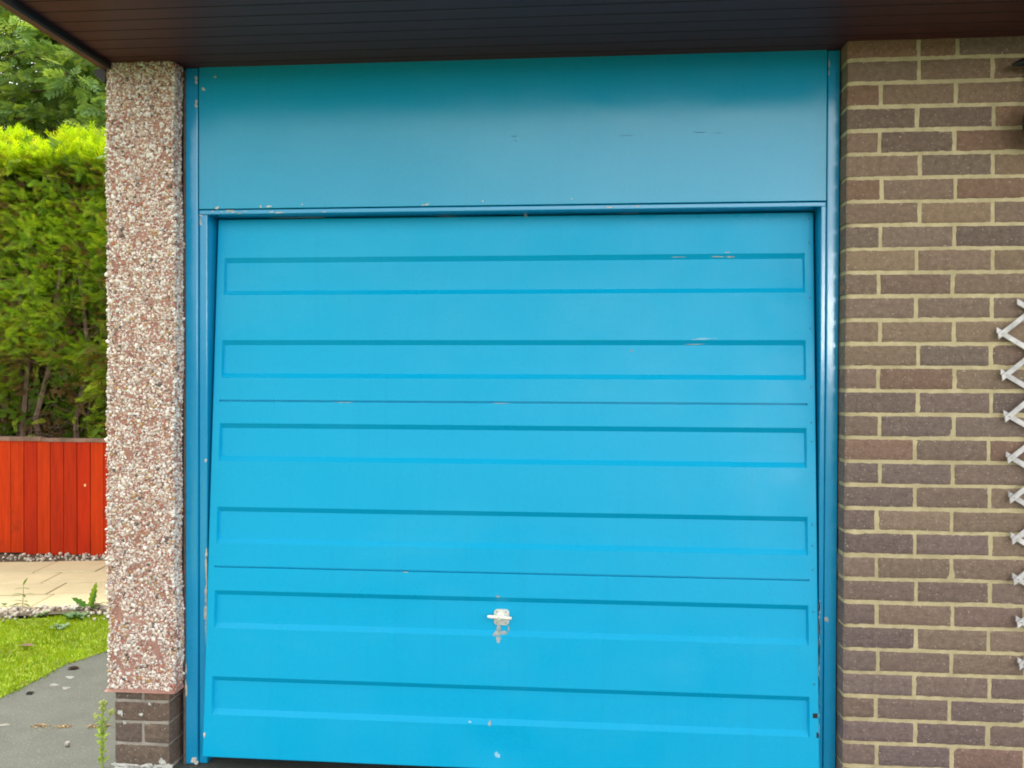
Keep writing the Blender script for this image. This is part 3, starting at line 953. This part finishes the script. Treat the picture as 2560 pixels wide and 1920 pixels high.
# ------------------------------------------------------------------ fence
FYF = 3.314
fence = empty("timber_fence", (-4.0, FYF, 0))
tag(fence, "low red stained board fence with weathered cap, in front of the hedge", "fence")
mb = MB()
x = -4.289 - .1035 * 34
i = 0
while x < -1.78:
    c = np.array(random.choice([(.50, .030, .002), (.45, .025, .002), (.55, .042, .002), (.48, .029, .002), (.41, .022, .003)])) * random.uniform(.9, 1.1)
    z0 = .028 + random.uniform(-.008, .008) + (.0 if x < -4.0 else -.006)
    n0 = random.uniform(-.002, .002)
    mb.box(x + .0022, x + .1035 - .0022, FYF + n0, FYF + .016 + n0, z0, Z(-.497), .0025, 0, tuple(c))
    x += .1035
mb.blob(lambda a, b, l: (a, FYF - .0030, b), -3.708, Z(-.821), .010, .010, 0, 1, 500, wob=.15)
bp = mb.build("board_panel", [M['fence'], simple("pale knot", (.75, .42, .2), .7)])
adopt(fence, bp)
mb = MB()
mb.box(-7.9, -4.045, FYF - .012, FYF + .05, Z(-.499), Z(-.468), .004)
mb.box(-4.042, -1.78, FYF - .010, FYF + .05, Z(-.503), Z(-.476), .004)
adopt(fence, mb.build("cap_rail", M['fence_cap']))
for z in (.2, .72):
    mb = MB()
    mb.box(-7.9, -1.78, FYF + .019, FYF + .055, z, z + .07, .003, 0, (.3, .03, .01))
    adopt(fence, mb.build("rail", M['fence']))
for px in (-7.6, -5.75, -3.9, -2.05):
    mb = MB()
    mb.box(px - .04, px + .04, FYF + .056, FYF + .136, -.02, Z(-.52), .004, 0, (.3, .03, .01))
    adopt(fence, mb.build("post", M['fence']))

# ------------------------------------------------------------------ conifer foliage
def frond(nside, spread, leaf_l, leaf_w, droop=0.15):
    """flat scale-leaf spray lying along +Y, width along X, unit length"""
    V, F = [], []
    def quad(base, d, l, w):
        d = d / np.linalg.norm(d)
        side = np.cross(d, (0, 0, 1.0))
        side /= np.linalg.norm(side)
        o = len(V)
        V.extend([base, base + d * l * .5 + side * w, base + d * l, base + d * l * .5 - side * w])
        F.append((o, o + 1, o + 2, o + 3))
    for k in range(nside):
        t = (k + .4) / nside
        b = np.array((0, t * .85, -droop * t * t))
        ll = leaf_l * (1.15 - .75 * t)
        for s in (-1, 1):
            a = spread * (1 - .35 * t)
            quad(b, np.array((s * math.sin(a), math.cos(a), -.12 - droop * t)), ll, leaf_w)
    quad(np.array((0, .45, -droop * .2)), np.array((0, 1, -droop)), .55, leaf_w)
    quad(np.array((0, 0, 0.)), np.array((0, 1, -droop * .3)), .6, leaf_w * .5)
    return np.array(V), np.array(F)
FR_A = frond(7, .72, .40, .021)
FR_B = frond(4, .8, .5, .07, .3)
def scatter(fr, P, D, size, col, roll_range=math.pi, tipcol=None):
    """instances of a frond at P pointing along D -> arrays"""
    v, f = fr
    n = len(P)
    D = D / np.linalg.norm(D, axis=1, keepdims=True)
    up = np.tile(np.array((0, 0, 1.0)), (n, 1))
    Xa = np.cross(D, up)
    bad = np.linalg.norm(Xa, axis=1) < .05
    Xa[bad] = (1, 0, 0)
    Xa /= np.linalg.norm(Xa, axis=1, keepdims=True)
    Za = np.cross(Xa, D)
    r = RNG.uniform(-roll_range, roll_range, n)[:, None]
    X2 = Xa * np.cos(r) + Za * np.sin(r)
    Z2 = np.cross(X2, D)
    Rm = np.stack([X2, D, Z2], -1)
    vv = np.einsum('nij,kj->nki', Rm, v) * size[:, None, None] + P[:, None, :]
    ff = f[None] + (np.arange(n) * len(v))[:, None, None]
    cc = np.repeat(col, len(v), 0)
    if tipcol is not None:
        t = np.clip(v[:, 1], 0, 1)[None, :, None]
        cc = col[:, None, :] * (1 - t) + tipcol[:, None, :] * t
        cc = cc.reshape(-1, 3)
    return vv.reshape(-1, 3), ff.reshape(-1, f.shape[1]), cc
def join(parts):
    V, F, C, o = [], [], [], 0
    for v, f, c in parts:
        V.append(v); F.append(f + o); C.append(c); o += len(v)
    return np.concatenate(V), np.concatenate(F), np.concatenate(C)
def nfield(P, s, seed):
    return np.array([mnoise.noise(Vector((p[0] * s + seed, p[1] * s, p[2] * s))) for p in P])
def palette(n, cols, w, jit=.2):
    c = np.array(cols)[RNG.choice(len(cols), n, p=w)]
    return c * RNG.uniform(1 - jit, 1 + jit, (n, 1))

HY = 3.62                                          # clipped face of the hedge
HX0, HX1 = -8.2, -1.9
hedge = empty("conifer_hedge", (-4.5, 3.95, 0))
tag(hedge, "tall clipped conifer hedge with bright yellow-green top growth behind the red fence", "hedge")
parts = []
ztop = Z(1.62)
# clipped face
n = 30000
P = np.stack([RNG.uniform(HX0, HX1, n), np.zeros(n), RNG.uniform(0.75, ztop + .08, n)], -1)
lump = nfield(P, 1.7, 3.3)
P[:, 1] = HY + .05 - lump * .16 + RNG.uniform(-.03, .22, n)
rel = (P[:, 2] - Z(-.4)) / 1.0                     # thinner towards the foot
hole = nfield(P, 2.6, 9.1)
keep = RNG.rand(n) < np.clip(.16 + .85 * np.clip(rel, 0, 1) + hole * 1.7, .05, 1)
P = P[keep]; n = len(P)
D = np.stack([RNG.normal(-.25, .55, n), RNG.normal(-.62, .25, n), RNG.normal(.12, .42, n)], -1)
tone = nfield(P, 1.3, 21.0)[:, None]
c = palette(n, [(.28, .40, .018), (.21, .35, .02), (.36, .45, .025), (.14, .26, .02)], [.35, .3, .2, .15])
c = c * (1 + .5 * tone)
brown = (RNG.rand(n) < (.11 + .40 * np.clip(nfield(P, 2.2, 40.), 0, 1) + .25 * (P[:, 2] < Z(.15))))
c[brown] = palette(int(brown.sum()), [(.24, .13, .04), (.17, .09, .035), (.28, .18, .05)], [.4, .4, .2])
tip = c * np.where(brown[:, None], 1.05, 1.35)
parts.append(scatter(FR_A, P, D, RNG.uniform(.08, .17, n), c, 1.2, tip))
# unclipped shoots above, lit through from behind
n = 13000
X = RNG.uniform(HX0, HX1, n)
hgt = np.array([.25 + .24 * mnoise.noise(Vector((x * 1.6, 4.4, 0))) + .17 * mnoise.noise(Vector((x * 4.5, 1.4, 0))) for x in X])
hgt += .10 * np.clip((X + 4.35) / .25, 0, 1) - .06 * (np.abs(X + 4.45) < .12)
tt = RNG.rand(n)
P = np.stack([X, HY + .02 + tt * .45 + RNG.uniform(0, .35, n), ztop + hgt * tt * 1.05], -1)
D = np.stack([RNG.normal(.10, .5, n), RNG.normal(-.25, .35, n), RNG.uniform(.25, 1.2, n)], -1)
c = palette(n, [(.30, .42, .006), (.36, .46, .008), (.22, .35, .010), (.42, .48, .02)], [.35, .3, .25, .1], .2)
parts.append(scatter(FR_A, P, D, RNG.uniform(.13, .26, n), c * .85, 1.0, c * 1.2))
# rear growth so that no daylight comes through the body
n = 15000
P = np.stack([RNG.uniform(HX0, HX1, n), RNG.uniform(HY + .22, HY + .95, n), RNG.uniform(.5, ztop + .15, n)], -1)
D = RNG.normal(0, .6, (n, 3)) + np.array((0, -.1, .3))
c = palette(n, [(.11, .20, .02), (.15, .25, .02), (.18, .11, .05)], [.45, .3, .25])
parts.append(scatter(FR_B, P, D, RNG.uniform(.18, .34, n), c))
n = 7000
P = np.stack([RNG.uniform(HX0, HX1, n), RNG.uniform(HY + .30, HY + .85, n), RNG.uniform(.4, Z(.35), n)], -1)
D = RNG.normal(0, .6, (n, 3)) + np.array((0, -.1, .2))
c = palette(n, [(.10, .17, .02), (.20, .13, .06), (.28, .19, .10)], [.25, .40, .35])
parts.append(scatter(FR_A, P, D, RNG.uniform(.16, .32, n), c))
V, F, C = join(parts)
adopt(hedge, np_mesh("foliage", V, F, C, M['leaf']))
# stems and dead twigs inside
mb = MB()
for k in range(46):
    x = HX0 + (HX1 - HX0) * (k + RNG.uniform(.1, .9)) / 46
    y = HY + RNG.uniform(.16, .42)
    pts, r = [], []
    for j in range(6):
        pts.append((x + RNG.normal(0, .03) + .02 * j * RNG.normal(), y + RNG.normal(0, .02), j * .5))
        r.append(.03 - .004 * j)
    mb.tube(pts, r, 6, 0, None, False)
for k in range(1900):
    x, z = RNG.uniform(HX0, HX1), RNG.uniform(.7, Z(.55)) if RNG.rand() < .75 else RNG.uniform(.7, Z(1.6))
    y = HY + RNG.uniform(.03, .35)
    d = Vector((RNG.normal(0, .5), RNG.normal(-.35, .3), RNG.normal(.35, .5))).normalized()
    l = RNG.uniform(.12, .4)
    p0 = Vector((x, y + .12, z))
    mb.tube([p0, p0 + d * l * .5 + Vector((0, 0, RNG.normal(0, .02))), p0 + d * l], [.006, .004, .0015], 4, 0, None, False)
adopt(hedge, mb.build("stems", M['bark']))

def conifer(name, label, x, y, h, r, seed, tone, nlimb, dens=1.0):
    rs = np.random.RandomState(seed)
    root = empty(name, (x, y, 0))
    tag(root, label, "tree", "conifers behind the hedge")
    mb = MB()
    mb.tube([(x, y, 0), (x + .06, y, h * .3), (x - .05, y + .04, h * .65), (x, y, h * .97)], [.24, .18, .10, .02], 9)
    parts = []
    Ps, Ds, Ss, Cs = [], [], [], []
    for k in range(nlimb):
        t = (k + rs.rand()) / nlimb
        z = h * (.10 + .88 * t)
        a = rs.uniform(0, 6.283)
        rad = r * (1 - .75 * t ** 1.6) * rs.uniform(.75, 1.1)
        d = Vector((math.cos(a), math.sin(a), 0))
        p0 = Vector((x, y, z))
        pts = [p0, p0 + d * rad * .5 + Vector((0, 0, .16 * rad)), p0 + d * rad * .85 + Vector((0, 0, .16 * rad)), p0 + d * rad + Vector((0, 0, .06 * rad))]
        mb.tube(pts, [.045 * (1 - .6 * t), .03 * (1 - .6 * t), .015, .005], 5, 0, None, False)
        ncl = max(3, int(rad * 6.2 * dens))
        for q in range(ncl):
            s = rs.uniform(.15, 1.03)
            base = p0 + d * rad * s + Vector((0, 0, .17 * rad * math.sin(s * 2.8))) + Vector((rs.normal(0, .13), rs.normal(0, .13), rs.normal(0, .08)))
            cr = rs.uniform(.19, .34)
            m = int(26 * dens)
            th = rs.uniform(0, 6.283, m)
            el = rs.uniform(-.5, 1.2, m)
            dv = np.stack([np.cos(th) * np.cos(el), np.sin(th) * np.cos(el), np.sin(el) * .55], -1)
            dv += np.array((d.x, d.y, -.05)) * .45
            Ps.append(np.array(base)[None] + dv * cr * .45 + rs.normal(0, .04, (m, 3)))
            Ds.append(dv + np.array((0, 0, -.18)))
            Ss.append(rs.uniform(.55, 1.0, m) * cr)
            col = np.array([(.27, .38, .10), (.21, .32, .11), (.35, .45, .09), (.13, .22, .08)])[rs.choice(4, m)] * tone * rs.uniform(.8, 1.2)
            Cs.append(col)
    P, D, Sz, C = np.concatenate(Ps), np.concatenate(Ds), np.concatenate(Ss), np.concatenate(Cs)
    V, F, C = scatter(FR_B, P, D, Sz, C, 0.9, C * 1.25)
    adopt(root, mb.build("trunk", M['bark']))
    adopt(root, np_mesh("crown", V, F, C, M['leaf']))
    return root
conifer("conifer_tree", "light green conifer behind the hedge, right beside the top of the pebbledash pillar", -7.0, 9.2, 8.6, 2.4, 11, 1.05, 80, 1.0)
conifer("conifer_tree", "darker conifer glimpsed through the sprays of the light green one beside the pillar", -9.2, 13.0, 10.5, 2.8, 23, .75, 75, .95)
conifer("conifer_tree", "grey-green conifer at the left edge of the photo, cut off by the roof edge", -8.9, 9.6, 9.0, 2.0, 31, .9, 70, 1.0)

# ------------------------------------------------------------------ lawn blades
def edge_x(y): return np.interp(y, [p[1] for p in drive_edge], [p[0] for p in drive_edge])
n = 90000
X, Y = RNG.uniform(-4.6, -2.2, n), RNG.uniform(-.6, 1.95, n)
front = np.interp(X, [-6.6, -3.24, -2.72, -2.3], [1.0, 1.70, 1.87, 1.93])
ex = edge_x(Y) + np.array([.03 * mnoise.noise(Vector((0, y_ * 9, 2))) for y_ in Y])
ok = (X < ex - .006 + RNG.normal(0, .013, n)) & (Y < front + RNG.normal(0, .02, n))
X, Y = X[ok], Y[ok]; n = len(X)
P = np.stack([X, Y, np.full(n, .002)], -1)
pt = nfield(P, 4.0, 5.0); pt2 = nfield(P, 14.0, 15.0)
hh = RNG.uniform(.007, .018, n) * (1 + .5 * pt)
lean = RNG.normal(0, .55, (n, 2)) * hh[:, None]
th = RNG.uniform(0, 6.28, n)
wd = RNG.uniform(.0016, .0032, n)
sx, sy = np.cos(th) * wd, np.sin(th) * wd
V = np.stack([np.stack([X - sx, Y - sy, P[:, 2]], -1), np.stack([X + sx, Y + sy, P[:, 2]], -1), np.stack([X + lean[:, 0], Y + lean[:, 1], hh + .006], -1)], 1)
c = palette(n, [(.26, .36, .004), (.21, .33, .004), (.31, .37, .006), (.14, .28, .005)], [.4, .3, .18, .12], .15)
c *= (1 + .35 * pt + .25 * pt2)[:, None]
dry = RNG.rand(n) < np.clip(.03 + .5 * (pt2 - .25), 0, .5)
c[dry] = palette(int(dry.sum()), [(.32, .27, .09), (.26, .22, .07)], [.5, .5])
tag(np_mesh("grass", V.reshape(-1, 3), np.arange(n * 3).reshape(-1, 3), np.repeat(np.clip(c, 0, 1), 3, 0), M['grass']), "short mossy yellow-green lawn beside the tarmac drive", "grass", None, 'stuff')

# white gravel along both edges of the paving
Ps = []
n = 1700
x = RNG.uniform(-5.6, -1.9, n)
Ps.append(np.stack([x, pave_y(x, 0) + .015 - np.abs(RNG.normal(0, .085, n)) * (1 + .5 * np.sin(x * 9)), RNG.uniform(.006, .026, n)], -1))
n = 800
x = RNG.uniform(-5.6, -1.9, n)
Ps.append(np.stack([x, np.minimum(pave_y(x, 1) + RNG.uniform(.0, .24, n), FYF + .01), RNG.uniform(.010, .038, n)], -1))
P = np.concatenate(Ps)
V, F, C = stones(P, RNG.gamma(6, .0015, len(P)) + .005, [(.60, .56, .46), (.50, .45, .35), (.68, .64, .56), (.36, .27, .18), (.30, .29, .26)], [.34, .26, .18, .11, .11])
tag(np_mesh("gravel", V, F, C, M['gravel']), "pale pebbles in loose strips along both edges of the sandy paving", "gravel", None, 'stuff')

# ------------------------------------------------------------------ weeds
def leaf_mesh(mb, p, d, l, w, col, curl=.25, n=6, serr=0.0, up=(0, 0, 1)):
    d = Vector(d).normalized()
    side = d.cross(Vector(up))
    if side.length < .1: side = Vector((1, 0, 0))
    side.normalize()
    nrm = side.cross(d).normalized()
    vs = []
    for k in range(n + 1):
        t = k / n
        c = Vector(p) + d * l * t - nrm * curl * l * t * t
        ww = w * math.sin(math.pi * min(1, .08 + t * .92)) ** .8 * (1 + serr * (-1) ** k)
        vs += [c - side * ww + nrm * ww * .25, c, c + side * ww + nrm * ww * .25]
    fs = []
    for k in range(n):
        a = k * 3
        fs += [(a, a + 1, a + 4, a + 3), (a + 1, a + 2, a + 5, a + 4)]
    mb.add(vs, fs, 0, col)
# broad leaved weed
w = empty("weed", (-2.861, 1.946, .01))
tag(w, "broad-leaved weed like a young dock growing at the paving edge beside the pillar", "weed")
mb = MB()
b = (-2.861, 1.935, .012)
leaf_mesh(mb, b, (.34, -.1, .93), .185, .017, (.20, .34, .02), .12, 12, .26, (-.3, 1, .1))
leaf_mesh(mb, b, (.50, -.2, .80), .16, .016, (.10, .24, .03), .16, 12, .26, (.4, 1, 0))
leaf_mesh(mb, b, (-.62, -.25, .65), .12, .020, (.09, .24, .05), .14, 10, .22, (0, 1, .2))
leaf_mesh(mb, b, (-.35, -.4, .25), .08, .018, (.05, .14, .03), .2, 6)
leaf_mesh(mb, b, (.55, -.3, .35), .09, .018, (.06, .15, .03), .25, 6)
leaf_mesh(mb, b, (.75, .1, .55), .12, .013, (.09, .18, .03), .3, 7)
adopt(w, mb.build("leaves", M['weed']))
# slender weed
w = empty("weed", (-3.26, 1.93, .01))
tag(w, "slender weed with paired narrow leaves on a thin stem, left of the dock", "weed")
mb = MB()
mb.tube([(-3.26, 1.93, .0), (-3.258, 1.93, .07), (-3.25, 1.925, .15)], [.002, .0016, .001], 5)
adopt(w, mb.build("stem", simple("weed stem", (.12, .18, .03), .7)))
mb = MB()
for (z, l) in ((.035, .07), (.05, .065), (.085, .075), (.09, .06), (.125, .05)):
    for s in (-1, 1):
        leaf_mesh(mb, (-3.258, 1.928, z), (s, RNG.normal(-.2, .3), RNG.uniform(.05, .4)), l * RNG.uniform(.8, 1.1), .008, (.13, .20, .03), .25, 5)
leaf_mesh(mb, (-3.251, 1.926, .145), (.5, -.1, .9), .055, .010, (.14, .22, .02), .1, 5)
adopt(w, mb.build("leaves", M['weed']))
# low tufts
def tuft(x, y, r, nl, label, col):
    w_ = MB()
    for k in range(nl):
        a = RNG.uniform(0, 6.283)
        leaf_mesh(w_, (x + RNG.normal(0, r * .4), y + RNG.normal(0, r * .3), .012), (math.cos(a), math.sin(a), RNG.uniform(.2, 1.0)), RNG.uniform(.5, 1.1) * r, .22 * r, tuple(np.array(col) * RNG.uniform(.8, 1.2)), .3, 5)
    return tag(w_.build("weed", M['weed']), label, "weed")
tuft(-3.09, 1.955, .035, 12, "smallest round tuft of weed on the pebbles between the slender weed and the dock", (.10, .19, .03))
tuft(-3.06, 1.80, .04, 14, "little upright weed in the pebbles at the lawn edge, below the smallest tuft", (.10, .21, .03))
tuft(-2.84, 1.77, .06, 26, "spreading clump of green weed at the lawn edge just below the dock", (.07, .17, .03))
tuft(-2.80, 1.575, .045, 20, "flat bluish green weed rosette in the top of the lawn", (.13, .24, .09))
tuft(-3.345, 1.93, .05, 16, "thin feathery weed in the pebbles at the far left", (.11, .18, .04))
# groundsel at the foot of the pillar
w = empty("weed", (-1.672, .03, 0))
tag(w, "tall pale green weed with yellowish bud heads growing at the foot of the pillar", "weed")
mb = MB()
bx, by = -1.676, .02
mb.tube([(bx, by, 0), (bx - .004, by, .08), (bx - .002, by - .002, .15), (bx + .004, by, .225)], [.005, .0045, .004, .003], 7)
mb.tube([(bx - .003, by, .12), (bx + .02, by, .165), (bx + .036, by, .195)], [.003, .0025, .002], 6)
mb.tube([(bx - .003, by, .14), (bx - .018, by, .165), (bx - .026, by, .178)], [.003, .0025, .002], 6)
adopt(w, mb.build("stem", simple("pale stem", (.22, .28, .07), .7)))
mb = MB()
for k in range(60):
    t = RNG.uniform(.04, 1)
    a = RNG.uniform(0, 6.283)
    leaf_mesh(mb, (bx + .003 * t, by, .01 + t * .19), (math.cos(a), math.sin(a), RNG.uniform(.1, 1)), RNG.uniform(.014, .030) * (1.15 - .4 * t), .0052, tuple(np.array((.30, .42, .08)) * RNG.uniform(.7, 1.2)), .4, 5, .25, (RNG.normal(), 1.5, RNG.normal()))
adopt(w, mb.build("leaves", M['weed']))
mb = MB()
hv, hf = ico()
for (cx, cy, cz) in ((bx + .004, by, .232), (bx - .004, by - .004, .226), (bx + .012, by, .224), (bx + .036, by, .20), (bx + .030, by - .003, .194), (bx + .041, by, .193), (bx - .028, by, .182), (bx - .022, by - .003, .176), (bx + .002, by - .006, .216), (bx - .006, by, .205), (bx + .010, by - .004, .208)):
    s = RNG.uniform(.005, .0075)
    mb.add([(cx + q[0] * s, cy + q[1] * s, cz + q[2] * s * 1.3) for q in hv], [tuple(q) for q in hf], 0, tuple(np.array((.40, .46, .14)) * RNG.uniform(.8, 1.2)))
adopt(w, mb.build("flower_heads", M['weed']))

# ------------------------------------------------------------------ litter on the drive and lawn
def dead_leaf(x, y, z, l, wdt, ang, label, mat):
    m = MB()
    leaf_mesh(m, (x - math.cos(ang) * l / 2, y - math.sin(ang) * l / 2, z), (math.cos(ang), math.sin(ang), .04), l, wdt, (1, 1, 1), .05, 8)
    o = tag(m.build("fallen_leaf", mat), label, "leaf")
    return o
dead_leaf(-2.768, 1.235, .020, .070, .020, .1, "curled brown fallen leaf lying in the lawn", M['deadleaf'])
dead_leaf(-2.372, .985, .004, .052, .017, .2, "dark brown fallen leaf on the tarmac where the lawn edge nears the pillar", matte(simple("dark leaf", (.03, .018, .014), .95)))
dead_leaf(-2.371, .667, .003, .034, .013, 1.0, "small blackish fallen leaf on the tarmac at the lawn edge further left", matte(simple("blackish leaf", (.02, .019, .016), .95)))
V, F, C = stones(np.array([(-1.902, .177, .007)]), np.array([.0145]), [(.40, .36, .33)], [1.0], (.7, 1.0))
tag(np_mesh("stone", V, F, np.ones((12, 3)), M['stone']), "small grey stone lying on the tarmac left of the pillar foot", "stone")
cx_, cy_ = [], []
for (x0, x1, n_) in ((-2.145, -2.085, 36), (-2.085, -2.05, 8), (-2.05, -1.99, 36), (-1.925, -1.895, 22), (-1.895, -1.855, 30), (-1.855, -1.81, 9)):
    cx_ += list(RNG.uniform(x0, x1, n_)); cy_ += list(RNG.normal(.34, .007, n_))
P = np.stack([cx_, cy_, RNG.uniform(.001, .006, len(cx_))], -1)
P[:, 1] += .012 * (P[:, 0] > -2.0) + .02 * np.clip(P[:, 0] + 1.87, 0, .03) / .03
V, F, C = stones(P, RNG.uniform(.002, .0065, len(P)), [(.40, .28, .11), (.34, .20, .07), (.46, .37, .19), (.28, .18, .11)], [.35, .3, .2, .15], (.3, 1.0))
tag(np_mesh("leaf_litter", V, F, C, M['litter']), "yellowish orange litter caught in a crack across the tarmac drive", "litter", None, 'stuff')
